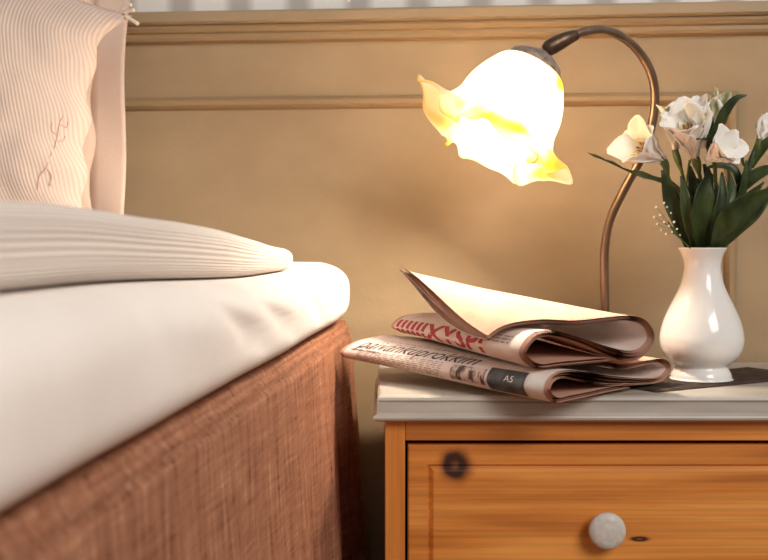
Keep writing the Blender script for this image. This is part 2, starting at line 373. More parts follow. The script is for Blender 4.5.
# pillows
def pillow(name, label, c, w, h, t, pinch, rot, mat, hp=.02, flange=0, shear=0, group=None, seed=0):
    R = Matrix.Rotation(rot[2], 3, 'Z') @ Matrix.Rotation(rot[0], 3, 'X') @ Matrix.Rotation(rot[1], 3, 'Y')
    root = thing(name, label, 'pillow', Vector(c)-Vector((0, 0, h/2)), group)
    def surf(sgn):
        def f(u, v):
            a, b = 2*u-1, 2*v-1
            px = w/2*a*(1-pinch*(1-abs(b)**5)); pz = h/2*b*(1-hp*(1-a*a))+shear*w/2*(1-a)*(b+1)/2
            th = t/2*(max(1-abs(a)**2.6, 0)*max(1-abs(b)**2.6, 0))**.62
            th += .006*noise.noise(Vector((a*3+seed, b*3, sgn)))*min(1, th/.03)
            th += .004*noise.noise(Vector((a*9+seed, b*5, sgn+4)))*min(1, th/.03)
            wv = .004*math.sin(b*14+seed)*abs(a)**6+.003*math.sin(a*13)*abs(b)**6
            return Vector(c)+R @ Vector((px+wv, -sgn*th, pz))
        return f
    A = grid(60, 60, surf(1)); B = grid(60, 60, surf(-1)); V, Fc = join(A, B)
    uv = [(i/59, j/59) for i in range(60) for j in range(60)]*2
    o = mesh('pillowcase', V, Fc, mat, root, uvs=uv)
    bm = bmesh.new(); bm.from_mesh(o.data); bmesh.ops.remove_doubles(bm, verts=bm.verts, dist=.0004); bmesh.ops.recalc_face_normals(bm, faces=bm.faces); bm.to_mesh(o.data); bm.free()
    if flange:
        def fl(u, v):                            # flat border running all round
            k = u*4; e = int(k) % 4; t_ = k-int(k); a = 2*t_-1
            co = [(a, 1), (1, -a), (-a, -1), (-1, a)][e]
            px = w/2*co[0]*(1-pinch*(1-co[1]**2)); pz = h/2*co[1]*(1-pinch*(1-co[0]**2))
            d = Vector((co[0], 0, co[1])); m_ = max(abs(co[0]), abs(co[1]))
            g = flange*v
            return Vector(c)+R @ Vector((px+g*(1 if co[0] >= .999 else -1 if co[0] <= -.999 else co[0]*1.0)-.006*(v < .01)*co[0], .008*v*math.sin(u*60)+.003*math.sin(u*23)*v, pz+g*(1 if co[1] >= .999 else -1 if co[1] <= -.999 else co[1]*1.0)))
        V, Fc = grid(161, 8, fl)
        f_ = mesh('border', V, Fc, 'pillow_plain', root)
        s_ = f_.modifiers.new('Solidify', 'SOLIDIFY'); s_.thickness = .003; s_.offset = 0
    return root, surf(1)
c = at(125, 100, 1.37)
pillow('pillow', 'plain cream pillow with flat border standing against the wall behind the waffle pillow', (c.x-.302, 1.400, CZ-.03+.294), .52, .50, .10, .02, (-.10, 0, 0), 'pillow_plain', .02, .04, seed=3)
pc = at(128, 16, 1.268)
PW, PH = .56, .286
tilt = math.radians(0)
Rt = Matrix.Rotation(-.20, 3, 'X') @ Matrix.Rotation(tilt, 3, 'Y')
cen = pc-Rt @ Vector((PW/2, 0, PH/2))
cen.z = max(cen.z, CZ-.03+.0)
fp, fsurf = pillow('pillow', 'cream waffle cotton pillow with knotted corner ties in front of the bordered pillow', cen, PW, PH, .165, .145, (-.20, tilt, 0), 'pillow_rib', -.02, shear=.34, seed=0)
for ps in (((124, 13), (129, 11), (134, 10)), ((126, 17), (132, 20), (138, 24)), ((122, 10), (128, 6), (131, 5))):
    mesh('tie', *tube([at(a, b, 1.266-.002*i) for i, (a, b) in enumerate(ps)], [.0022, .0018, .0024], 8, 10), 'white_tie', fp)

def project(p):
    d = Vector(p)-Vector((0, 0, CZ)); q = d.dot(FW); return 384+F*d.dot(RT)/q, 280-F*d.dot(UP)/q
def on_pillow(px, py):           # the spot of the pillow front where the thread is sewn
    u0, v0, sp = .5, .5, .5
    for _ in range(5):
        best = min(((project(fsurf(u0+sp*i/12, v0+sp*j/12)), u0+sp*i/12, v0+sp*j/12) for i in range(-12, 13) for j in range(-12, 13) if 0 < u0+sp*i/12 < 1 and 0 < v0+sp*j/12 < 1), key=lambda t: (t[0][0]-px)**2+(t[0][1]-py)**2)
        u0, v0 = best[1], best[2]; sp *= .22
    return fsurf(u0, v0)+Vector((0, -.0006, 0))
for i, ln in enumerate((((55, 148), (58, 136), (60, 124), (64, 116)), ((58, 136), (52, 130), (53, 123)), ((60, 124), (67, 127), (69, 121)), ((57, 140), (63, 141), (66, 136)), ((52, 152), (47, 168), (40, 176), (38, 190)), ((47, 168), (52, 176), (50, 186)))):
    o = mesh('embroidery', *tube([on_pillow(*q) for q in ln], .0006, 6, 14), 'embroidery', fp)
# ------------------------------------------------------------------ nightstand
NX0, NX1, NY0, NY1 = -.0112, .6732, 1.1215, 1.432
ST = -.160
nst = thing('nightstand', 'honey pine nightstand with a grey-white painted moulded top', 'nightstand', W((NX0+NX1)/2, (NY0+NY1)/2, -CZ))
nst.rotation_euler.z = YAW; nst.location = Matrix.Rotation(YAW, 3, 'Z') @ nst.location
def ring(x0, x1, y0, y1, prof):                   # profile (outset, z) swept round a rectangle, capped
    V, Fc = [], []; n = len(prof)
    for (o, z) in prof:
        V += [W(x0-o, y0-o, z), W(x1+o, y0-o, z), W(x1+o, y1+o*.0, z), W(x0-o, y1+o*.0, z)]
    for i in range(n-1):
        for k in range(4):
            k2 = (k+1) % 4; Fc.append((i*4+k, i*4+k2, (i+1)*4+k2, (i+1)*4+k))
    Fc += [(0, 1, 2, 3), ((n-1)*4, (n-1)*4+1, (n-1)*4+2, (n-1)*4+3)]
    return V, Fc
prof = [(-.006, ST-.0275), (0, ST-.026), (.0022, ST-.0245), (.003, ST-.0225), (.0022, ST-.0205), (0, ST-.0192), (-.001, ST-.018), (-.001, ST-.009), (-.0008, ST-.0075), (-.003, ST-.0066), (-.0015, ST-.0058), (-.001, ST-.0045), (-.002, ST-.002), (-.004, ST-.0005), (-.0065, ST)]
tp = mesh('tabletop', *ring(NX0+.003, NX1-.003, NY0+.003, NY1, prof), 'top', nst, smooth=False)
tp['label'] = 'grey-white painted moulded table top'
CX0, CX1, CY0 = .001, .661, 1.137; CB = 1.418
zc = ST-.027
W_v = wood('pine_upright', True); W_h = wood('pine_rail')
NR = ORG[nst]
wd = wood('pine_drawer', knots=((.0744-NR.x, CZ-.2346, .0150, .0165, 1), (.2660-NR.x, CZ-.3112, .0095, .0026, 1)))
wplain = wood('pine_board', knots=((.24, .22, .008, .009, 1),))
mesh('side_panel', *wbox(CX0, CX0+.021, CY0, CB, -CZ, zc, .0012), W_v, nst, smooth=False)
mesh('side_panel', *wbox(CX1-.021, CX1, CY0, CB, -CZ, zc, .0012), W_v, nst, smooth=False)
mesh('back_panel', *wbox(CX0+.021, CX1-.021, CB-.012, CB, -CZ+.02, zc), 'dark', nst, smooth=False)
mesh('rail', *wbox(CX0+.0212, CX1-.0212, CY0+.0008, CY0+.022, -.2085, zc, .0008), W_h, nst, smooth=False)
zs = [(-.384, -.2129), (-.567, -.398), (-.735, -.582)]
for i, zr in enumerate((-.3945, -.5795)):
    mesh('rail', *wbox(CX0+.0212, CX1-.0212, CY0+.0008, CY0+.022, zr, zr+.010, .0008), W_h, nst, smooth=False)
mesh('plinth', *wbox(CX0+.0212, CX1-.0212, CY0+.004, CY0+.022, -CZ, -.739, .0008), W_h, nst, smooth=False)
DX0, DX1 = .0248, .6372
for i, (z0, z1) in enumerate(zs):
    yb, yf = CY0+.020, CY0
    m_ = .0227
    def rect(x0, x1, za, zb, y): return [W(x0, y, za), W(x1, y, za), W(x1, y, zb), W(x0, y, zb)]
    b = .0015
    loops = [rect(DX0, DX1, z0, z1, yb), rect(DX0, DX1, z0, z1, yf+b), rect(DX0+b, DX1-b, z0+b, z1-b, yf),
             rect(DX0+m_-.0022, DX1-m_+.0022, z0+m_-.0022, z1-m_+.0022, yf), rect(DX0+m_-.0008, DX1-m_+.0008, z0+m_-.0008, z1-m_+.0008, yf+.0026),
             rect(DX0+m_+.0036, DX1-m_-.0036, z0+m_+.0036, z1-m_-.0036, yf-.0012), rect(DX0+m_+.0048, DX1-m_-.0048, z0+m_+.0048, z1-m_-.0048, yf-.0015)]
    V = [v for l in loops for v in l]; Fc = [(0, 1, 2, 3), tuple(range(24, 28))]
    for a in range(len(loops)-1):
        for k in range(4):
            k2 = (k+1) % 4; Fc.append((a*4+k, a*4+k2, a*4+4+k2, a*4+4+k))
    dr = mesh('drawer', V, Fc, wd if i == 0 else wplain, nst, smooth=False)
    mesh('drawer_box', *join(wbox(DX0+.012, DX0+.024, yb, CB-.03, z0+.01, z1-.03), wbox(DX1-.024, DX1-.012, yb, CB-.03, z0+.01, z1-.03), wbox(DX0+.024, DX1-.024, yb, CB-.03, z0+.01, z0+.018), wbox(DX0+.024, DX1-.024, CB-.042, CB-.03, z0+.018, z1-.03)), W_h, dr, smooth=False)
    zk = CZ+(z0+z1)/2
    r = .0193
    for kx in (.2291, .4330):
        kb = mesh('knob', *lathe([(0, -.002), (.009, -.002), (.0085, .004), (.0095, .008), (.0165, .0125), (r, .0165), (r*.985, .0195), (r*.9, .0222), (r*.6, .0238), (.0001, .0243)], (kx, yf, zk), (0, -1, 0), 40), 'knob', dr)
        kb['label'] = 'round speckled white knob'

# ------------------------------------------------------------------ dark mat under the vase
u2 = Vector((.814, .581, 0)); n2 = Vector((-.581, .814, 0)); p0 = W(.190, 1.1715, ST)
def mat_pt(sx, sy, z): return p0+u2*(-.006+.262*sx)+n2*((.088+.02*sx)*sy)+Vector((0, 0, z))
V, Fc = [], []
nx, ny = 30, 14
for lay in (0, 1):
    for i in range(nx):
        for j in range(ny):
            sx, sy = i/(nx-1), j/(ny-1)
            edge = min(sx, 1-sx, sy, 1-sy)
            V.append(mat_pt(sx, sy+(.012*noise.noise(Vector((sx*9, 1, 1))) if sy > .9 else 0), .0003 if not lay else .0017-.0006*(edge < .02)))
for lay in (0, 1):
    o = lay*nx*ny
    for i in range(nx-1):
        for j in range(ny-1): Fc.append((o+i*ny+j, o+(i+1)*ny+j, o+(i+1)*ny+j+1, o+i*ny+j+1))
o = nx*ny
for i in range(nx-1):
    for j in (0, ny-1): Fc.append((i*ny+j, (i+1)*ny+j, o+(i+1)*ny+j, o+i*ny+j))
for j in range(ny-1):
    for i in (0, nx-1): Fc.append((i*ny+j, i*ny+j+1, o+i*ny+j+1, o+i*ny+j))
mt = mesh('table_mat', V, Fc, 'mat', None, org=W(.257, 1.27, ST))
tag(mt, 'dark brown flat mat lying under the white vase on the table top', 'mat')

# ------------------------------------------------------------------ newspapers
def paper(near, a, w, L, C0, C1, plies, gap, label, mat_out, mat_in, a0=None, fan=0, mid=.46, NU=150, NS=26):
    near = Vector(near); a = Vector(a).normalized(); w = Vector(w).normalized(); zv = Vector((0, 0, 1))
    c0 = [Vector((x, z, 0)) for x, z in C0]; c1 = [Vector((x, z, 0)) for x, z in C1]
    def cs(u, s):
        e = s*s*(3-2*s)*.35+s*.65
        return catmull(c0, u)*(1-e)+catmull(c1, u)*e
    def P(u, s, off=0, k=0, K=1):
        p = cs(u, s); d = cs(min(u+.002, 1), s)-cs(max(u-.002, 0), s); d.normalize()
        n = Vector((d.y, -d.x, 0))                # right-hand normal
        p = p+n*off
        st = a0(u) if a0 else 0
        al = (st+(1-st)*s)*L
        if fan:
            g = sm(.78, 1.0, u)*(1, 1, .9, .62, .55, .5, .06, .03, 0)[k]*math.sin(math.pi*min(max(s, 0), 1))
            p = p+Vector((-.35*fan*g, -fan*g, 0))
        return near+a*al+w*p.x+zv*p.y
    root = thing('newspaper', label, 'newspaper', near+a*L*.5+w*.1)
    parts = []
    for k in range(plies):
        rnd = random.uniform(-.0035, .0035); ue = random.uniform(0, .012)
        def f(uu, ss):
            u = ue*.5+uu*(1-ue)
            wig = .0003*noise.noise(Vector((u*18, k*3.1, ss*3)))
            md = math.exp(-((u-mid)/.085)**2)*(1-.4*ss)
            return P(u, ss, k*gap*(1+1.15*md)+wig+md*.0006*math.sin(k*2.3), k, plies)-a*(rnd*(1-ss)*1.0)+a*(rnd*ss*2)
        parts.append(grid(NU, NS, f))
    o = mesh('outer_sheet', *parts[0], mat_out, root)
    V, Fc = join(*parts[1:-1]); mesh('inner_pages', V, Fc, mat_in, root)
    mesh('back_sheet', *parts[-1], mat_in, root)
    # arc-length table of the near end so print keeps its size
    tab = [0]; N_ = 400
    for i in range(N_): tab.append(tab[-1]+(catmull(c0, (i+1)/N_)-catmull(c0, i/N_)).length)
    def u_of(idx, arc):
        u0 = idx/(len(c0)-1); t = tab[int(u0*N_)]+arc
        lo = 0
        while lo < N_ and tab[lo+1] < t: lo += 1
        fr = (t-tab[lo])/max(tab[min(lo+1, N_)]-tab[lo], 1e-9) if lo < N_ else 0
        return (lo+fr)/N_
    def onsurf(idx, arc, s, lift=.0005): return P(u_of(idx, arc), s, -lift)
    return root, onsurf, o
def print_text(root, onsurf, name, txt, idx, arc, s_left, s_right, height, mat, L, shear=0.0, xs=1.0, offset=0):
    cu = bpy.data.curves.new('t', 'FONT'); cu.body = txt; cu.size = 1; cu.shear = shear; cu.offset = offset; cu.resolution_u = 3
    to = bpy.data.objects.new('t', cu); COL.objects.link(to)
    bpy.context.view_layer.update()
    dg = bpy.context.evaluated_depsgraph_get(); me = bpy.data.meshes.new_from_object(to.evaluated_get(dg))
    bpy.data.objects.remove(to)
    bm = bmesh.new(); bm.from_mesh(me)
    bmesh.ops.triangulate(bm, faces=bm.faces)
    for _ in range(2):
        es = [e for e in bm.edges if e.calc_length() > .22]
        if es: bmesh.ops.subdivide_edges(bm, edges=es, cuts=1)
        bmesh.ops.triangulate(bm, faces=bm.faces)
    xsn = [v.co.x for v in bm.verts]; x0, x1 = min(xsn), max(xsn)
    bm.verts.index_update(); V = []
    for v in bm.verts:
        t = (v.co.x-x0)/(x1-x0); s = s_left+(s_right-s_left)*t
        V.append(onsurf(idx, arc+v.co.y/.72*height, s))
    Fc = [tuple(v.index for v in f.verts) for f in bm.faces]; bm.free(); bpy.data.meshes.remove(me)
    return mesh(name, V, Fc, mat, root, smooth=False)
def print_lines(root, onsurf, name, rows, mat, h=.0009):
    V, Fc = [], []
    for (idx, arc, sl, sr, words) in rows:
        s = sl
        while s > sr:
            ln = random.uniform(*words); e = max(s-ln, sr); n = 3; k = len(V)
            for i in range(n+1):
                ss = s+(e-s)*i/n; V += [onsurf(idx, arc, ss), onsurf(idx, arc+h, ss)]
            for i in range(n): Fc.append((k+2*i, k+2*i+2, k+2*i+3, k+2*i+1))
            s = e-random.uniform(.006, .014)
    return mesh(name, V, Fc, mat, root, smooth=False)
def print_patch(root, onsurf, name, idx, a0, a1, sl, sr, mat, lift=.0005, n=14):
    return mesh(name, *grid(n, n, lambda u, v: onsurf(idx, a0+(a1-a0)*u, sl+(sr-sl)*v, lift)), mat, root)

zsl = ST+CZ
def dz(C, z): return [(x, y+z) for x, y in C]
LC0 = [(.145, .004), (.09, .003), (.04, .0015), (.014, .002), (0, .015), (.010, .0285), (.035, .0315), (.07, .027), (.115, .019), (.165, .0125), (.198, .011), (.215, .0185), (.203, .0255), (.175, .026), (.13, .0245), (.10, .0300), (.082, .0315)]
LC1 = [(.14, .022), (.09, .021), (.04, .020), (.012, .021), (0, .029), (.012, .038), (.04, .044), (.07, .046), (.115, .041), (.16, .034), (.19, .032), (.213, .038), (.20, .044), (.17, .045), (.135, .044), (.11, .046), (.095, .047)]
LL = .293
lp, ls, _ = paper((.063, 1.067, zsl), (-.75, .661, 0), (.661, .75, 0), LL, LC0, LC1, 9, .00065,
    'folded newspaper with black masthead and dark picture block, lying directly on the table top', 'newsprint', 'salmon')
print_text(lp, ls, 'masthead', 'päivänkuprokkim', 5, -.003, .955, .33, .022, 'ink', LL, .28)
print_lines(lp, ls, 'headline', [(4, .0095, .97, .80, (.05, .09)), (5, .023, .86, .45, (.01, .04))], 'ink', .0012)
print_lines(lp, ls, 'column_text', [(4, -.010+.0026*k, .92-.02*(k < 3), .47, (.01, .035)) for k in range(9)], 'faint_ink', .0009)
print_text(lp, ls, 'page_number', '5', 4, -.008, .545, .525, .0042, 'ink', LL)
print_patch(lp, ls, 'picture', 4, -.0075, .0125, .425, .262, 'photo_print')
print_patch(lp, ls, 'advert_block', 4, -.014, .0165, .25, .085, 'black_block')
print_patch(lp, ls, 'blank_margin', 4, -.014, .0165, .078, .004, 'white_ink')
print_text(lp, ls, 'advert_text', 'A5', 4, .002, .175, .135, .007, 'white_ink', LL).location.z += .0003
print_lines(lp, ls, 'advert_lines', [(4, -.0025, .235, .10, (.01, .03)), (4, -.006, .225, .11, (.01, .03))], 'white_ink', .0008).location.z += .0002

UC0 = [(.11, .0355), (.05, .0345), (.018, .0345), (0, .050), (.014, .0675), (.038, .071), (.07, .064), (.105, .053), (.132, .0465), (.150, .0475), (.162, .059), (.153, .0725), (.132, .0775), (.10, .0765), (.065, .0745), (.035, .0755), (.008, .071), (-.010, .060)]
UC1 = [(.11, .055), (.05, .053), (.016, .050), (0, .058), (.012, .069), (.035, .0735), (.07, .073), (.10, .072), (.125, .071), (.145, .072), (.158, .079), (.149, .088), (.13, .094), (.10, .101), (.07, .108), (.04, .114), (.022, .119), (.010, .125)]
UL = .261
up, us, _ = paper((.040, 1.072, zsl), (-.544, .839, 0), (.839, .544, 0), UL, UC0, UC1, 9, .00065,
    'folded salmon newspaper with red lettering and curled top flap, lying on the other newspaper', 'newsprint', 'salmon', a0=lambda u: .16*sm(.78, 1, u), fan=.013)
print_text(up, us, 'red_lettering', 'IIIIIIXYSPI', 3, -.009, .965, .26, .027, 'red_ink', UL, 0, 1, .028)
print_lines(up, us, 'small_print', [(3, .008+.004*k, .24, .09, (.02, .05)) for k in range(3)], 'faint_ink', .0014)

# ------------------------------------------------------------------ lamp
LB = at(605, 330, 1.375); lbx, lby = LB.x, 1.375
lamp = thing('table_lamp', 'bronze gooseneck table lamp with lit ruffled glass flower shade', 'lamp', (lbx, lby, zsl))
mesh('base', *lathe([(0, .0005), (.055, .0005), (.056, .004), (.053, .009), (.04, .013), (.018, .018), (.010, .026), (.008, .036), (.0001, .036)], (lbx, lby, zsl), seg=48), 'bronze', lamp)
sp = [(605, 352, 1.375), (605, 315, 1.375), (604.5, 275, 1.372), (605, 245, 1.37), (611, 217, 1.365), (626, 186, 1.36), (641, 158, 1.355), (651, 128, 1.35), (655, 100, 1.345), (652, 76, 1.335), (642, 56, 1.325), (625, 39, 1.31), (604, 30, 1.295), (583, 32, 1.28), (565, 40, 1.27), (550, 48, 1.265)]
mesh('stem', *tube([at(*p) for p in sp], .0053, 14, 120), 'bronze', lamp)
mesh('socket_sleeve', *tube([at(576, 35, 1.275), at(568, 38, 1.27), at(558, 43, 1.267), at(549, 48, 1.265), at(545, 50.5, 1.264)], [.0062, .0078, .0092, .0090, .0062], 16, 20), 'dark_bronze', lamp)
SA = at(541, 54, 1.262)                                   # top of the cap
ax = (at(482, 157, 1.236)-SA).normalized()
e1 = ax.cross(Vector((0, 1, 0))).normalized(); e2 = ax.cross(e1).normalized()
mesh('cap', *lathe([(.0001, -.004), (.007, -.0035), (.010, .0), (.021, .003), (.0300, .009), (.0345, .017), (.0358, .0235), (.0345, .025), (.030, .022)], SA, ax, 48), 'pewter', lamp)
RP = [(.028, .014), (.0395, .023), (.0465, .034), (.0530, .047), (.0575, .060), (.0595, .073), (.0595, .086), (.0605, .099), (.0660, .111), (.0710, .121), (.0745, .128)]
rp = [Vector((r, z, 0)) for r, z in RP]
def shade_pt(u, v):
    p = catmull(rp, v); th = 2*math.pi*u
    g = sm(.50, .97, v); g1 = sm(.62, 1.0, v)
    ph = 4*th+.3*math.sin(th+.5)+.15
    lob = 2*(math.cos(ph/2)**2+.008)**.36-1           # four broad lobes with narrow creases between them
    c2 = math.cos(th)**2; up = max(lob, 0)
    r = p.x+g*(up*(.010+.018*c2*(1-.35*math.cos(th))) if lob > 0 else lob*.015)
    r += g1*(.0034*math.cos(12*th+1)+.0022*math.cos(19*th+2)+.0022*math.cos(7*th))
    z = p.y+g1*(up*(-.003-.028*c2*(1-.45*max(math.cos(th), -.2)))+.003*math.cos(12*th+2.2)+.002*math.cos(17*th))
    th2 = th+.12*g*math.sin(ph)+.035*g1*math.sin(9*th)
    return SA+ax*z+(e1*math.cos(th2)+e2*math.sin(th2))*r
nu, nv = 200, 56
V, Fc = grid(nu, nv, lambda u, v: shade_pt(u, v), closeu=True)
sh = mesh('lamp_shade', V, Fc, 'glass', lamp)
ta = sh.data.attributes.new('tint', 'FLOAT', 'POINT')
for i in range(nu):
    for j in range(nv):
        v = j/(nv-1); u = i/nu
        nn = noise.noise(Vector((math.cos(2*math.pi*u)*2.2, math.sin(2*math.pi*u)*2.2, v*4)))
        ta.data[i*nv+j].value = min(1, max(0, sm(.58, .85, v)*(.62+1.5*nn)+sm(.40, .10, v)*(.25+1.6*nn)))
so = sh.modifiers.new('Solidify', 'SOLIDIFY'); so.thickness = .002; so.offset = -1
mesh('bulb', *lathe([(.0001, .042), (.010, .043), (.012, .050), (.019, .064), (.0215, .074), (.020, .084), (.014, .092), (.006, .0955), (.0001, .0963)], SA, ax, 24), 'bulb', lamp)
mesh('bulb_holder', *lathe([(.0001, .005), (.011, .005), (.013, .012), (.0125, .0425), (.0001, .0425)], SA, ax, 24), 'dark_bronze', lamp)

# ------------------------------------------------------------------ vase and flowers
VX, VY = at(701.2, 379, 1.275).x, 1.275
vb = ST+.0018
vase = thing('vase', 'white porcelain bud vase with round belly and flared foot', 'vase', W(VX, VY, vb))
k = 1.246/1100
vp = [(0, 0), (29, 0), (29.8, 2), (29, 6), (27, 10), (25.5, 13), (27.5, 15.5), (33, 20), (38.5, 28), (41, 38), (40.5, 47), (37.5, 59), (32, 72), (26, 84), (21, 96), (18.3, 108), (18, 115), (19.3, 122), (22, 128), (23.6, 131), (23.2, 132.2), (21.5, 131), (17.5, 122), (15.5, 112), (15.8, 104), (20, 92), (27, 78), (34, 60), (37, 45), (34, 28), (24, 20), (0, 18)]
mesh('vase_body', *lathe([(r*k, z*k) for r, z in vp], W(VX, VY, vb), seg=64, smooth_n=120), 'ceramic', vase)
mouth = W(VX, VY, vb+131*k)
def strip(centers, widths, nrm, cup=0.0, nseg=16, nw=7, ripple=0, twist=0):
    C = [Vector(c) for c in centers]; wv = [Vector((x, 0, 0)) for x in widths]; nrm = Vector(nrm).normalized()
    def f(u, v):
        c = catmull(C, u); t = (catmull(C, min(u+.02, 1))-catmull(C, max(u-.02, 0))).normalized()
        n0 = nrm if not twist else Matrix.Rotation(twist*u, 3, t) @ nrm
        s = t.cross(n0)
        s = s.normalized() if s.length > 1e-4 else t.orthogonal(); n = s.cross(t)
        w_ = max(catmull(wv, u).x, .0001); b = 2*v-1
        return c+s*(b*w_/2)+n*(cup*w_*(b*b)+ripple*math.sin(u*19)*b*abs(b))
    return grid(nseg, nw, f)
def leafy(name, pts, widths, nrm, mat, parent, cup=.18, ripple=0, twist=0, thick=.0005):
    o = mesh(name, *strip(pts, widths, nrm, cup, ripple=ripple, twist=twist), mat, parent)
    s_ = o.modifiers.new('Solidify', 'SOLIDIFY'); s_.thickness = thick; s_.offset = 0
    return o
px_ = 1.27/1100
def stem_to(root, pts, r=.0021):
    inside = W(VX+random.uniform(-.006, .006), VY+random.uniform(-.006, .006), vb+30*k)
    neck = mouth+Vector((random.uniform(-.009, .009), random.uniform(-.009, .009), -.018))
    mesh('stem', *tube([inside, neck]+pts, [r*.9]+[r]*(len(pts)+1), 8, 40), 'stem', root)
def bloom(root, base, axis, length, width, a0, a1, n=6, mats=('petal',), ph=0, inner=.9):
    axis = Vector(axis).normalized(); f1 = axis.orthogonal().normalized(); f2 = axis.cross(f1)
    for i in range(n):
        phi = ph+2*math.pi*i/n; rad = f1*math.cos(phi)+f2*math.sin(phi)
        Lp = length*(1 if i % 2 == 0 else inner)*random.uniform(.94, 1.06); aa1 = a1+random.uniform(-.12, .12)
        p = Vector(base)+rad*.002; pts = [p.copy()]; n_ = 8
        for j in range(n_):
            al = a0+(aa1-a0)*((j+.5)/n_)**1.3; p = p+(axis*math.cos(al)+rad*math.sin(al))*Lp/n_; pts.append(p.copy())
        w_ = width*(1.08 if i % 2 == 0 else .85)
        mt_ = mats[i % len(mats)]
        leafy('petal', pts, [w_*x for x in (.22, .34, .52, .76, .95, 1.0, .92, .66, .16)], axis*.6-rad*.8, mt_, root, cup=.16, ripple=.0012, thick=.0006)
    return axis
def stamens(root, base, axis, ln, n=5):
    axis = Vector(axis).normalized(); f1 = axis.orthogonal().normalized(); f2 = axis.cross(f1)
    V = []
    for i in range(n):
        a = 6.28*i/n+.4; d = f1*math.cos(a)+f2*math.sin(a)
        tip = Vector(base)+axis*ln+d*.0045
        mesh('stamen', *join(tube([Vector(base), Vector(base)+axis*ln*.6+d*.002, tip], .0005, 6, 8), tube([tip-d*.001, tip, tip+axis*.003+d*.001], [.0007, .0013, .0005], 6, 8)), 'stamen', root)
G = 'cut flower stems in the white vase'
def lb(dx, dy=0): return mouth+Vector((dx, dy, -.007))      # leaf bases sit inside the mouth
# stem with the leftmost bloom
r = thing('flower_stem', 'white flower with yellow throat facing the lamp, leftmost in the vase', 'flower', mouth, G)
b1 = at(664, 160, 1.262); ax1 = (-.74, -.50, .36)
stem_to(r, [at(690, 225, 1.27), at(674, 192, 1.267), at(667, 172, 1.264), b1], .002)
bloom(r, b1, ax1, .064, .036, .10, .98, 6, ('petal', 'petal'), .3)
mesh('calyx', *tube([at(668, 174, 1.263), at(665, 164, 1.262), at(659, 155, 1.258)], [.002, .0046, .004], 8, 12), 'stem', r)
bloom(r, b1+Vector(ax1).normalized()*.012, ax1, .032, .011, .12, .62, 3, ('throat',), .9)
stamens(r, b1, ax1, .036)
leafy('leaf', [at(674, 186, 1.268), at(655, 180, 1.262), at(634, 174, 1.255), at(612, 164, 1.245), at(588, 153, 1.235)], [.004, .013, .012, .008, .001], (-.2, -.75, .65), 'leaf', r, twist=.9, ripple=.0015)
leafy('leaf', [lb(-.012), at(683, 228, 1.264), at(671, 200, 1.26), at(662, 170, 1.252)], [.006, .016, .019, .003], (-.35, -1, .0), 'leaf', r, twist=.5)
leafy('leaf', [lb(-.009, .004), at(688, 222, 1.272), at(682, 196, 1.276), at(668, 178, 1.272)], [.004, .011, .013, .002], (-.6, -.8, .3), 'leaf', r, twist=-.5)
# middle bloom
r = thing('flower_stem', 'stem of wide open white blooms with brown stamens, middle and largest in the vase', 'flower', mouth, G)
b2 = at(695, 158, 1.262); ax2 = (-.30, -.62, .72)
stem_to(r, [at(701, 225, 1.268), at(702, 195, 1.268), at(699, 172, 1.266), b2], .0022)
bloom(r, b2, ax2, .074, .038, .10, .86, 6, ('petal',), .55)
bloom(r, b2+Vector(ax2).normalized()*.014, ax2, .034, .012, .12, .55, 3, ('throat',), 1.2)
stamens(r, b2, ax2, .044, 6)
mesh('calyx', *tube([at(699, 174, 1.267), at(697, 164, 1.265), at(694, 155, 1.26)], [.0022, .005, .0044], 8, 12), 'stem', r)
bloom(r, at(706, 160, 1.25), (.45, -.75, .35), .050, .028, .12, .95, 6, ('petal',), .2)
leafy('leaf', [lb(.0, -.004), at(699, 224, 1.252), at(702, 198, 1.246), at(709, 168, 1.247)], [.006, .021, .026, .003], (.1, -1, .1), 'leaf', r, twist=.5, ripple=.001)
leafy('leaf', [lb(-.005, -.004), at(691, 228, 1.254), at(686, 205, 1.250), at(681, 176, 1.25)], [.005, .012, .014, .002], (-.5, -.8, .1), 'leaf', r, twist=.8)
leafy('leaf', [lb(.004, .002), at(708, 225, 1.262), at(706, 200, 1.262), at(697, 178, 1.258)], [.004, .010, .011, .002], (.6, -.7, .1), 'leaf', r, twist=-.7)
# second small bloom behind it on the left
r = thing('flower_stem', 'half hidden white flower peeking out behind the two open blooms', 'flower', mouth, G)
b3 = at(676, 150, 1.287)
stem_to(r, [at(697, 222, 1.277), at(687, 190, 1.282), at(680, 165, 1.285), b3], .0019)
bloom(r, b3, (-.16, -.25, .95), .056, .027, .05, .42, 6, ('petal', 'sepal'), .2)
mesh('calyx', *tube([at(681, 170, 1.286), at(678, 160, 1.286), at(675, 150, 1.286)], [.002, .004, .0036], 8, 12), 'stem', r)
leafy('leaf', [lb(-.010, .006), at(681, 222, 1.276), at(672, 206, 1.277), at(664, 188, 1.277)], [.004, .012, .012, .002], (-.3, -1, 0), 'leaf', r, twist=.6)
stem_to(r, [at(692, 224, 1.27), at(685, 200, 1.272), at(688, 172, 1.274), at(690, 160, 1.275)], .0015)
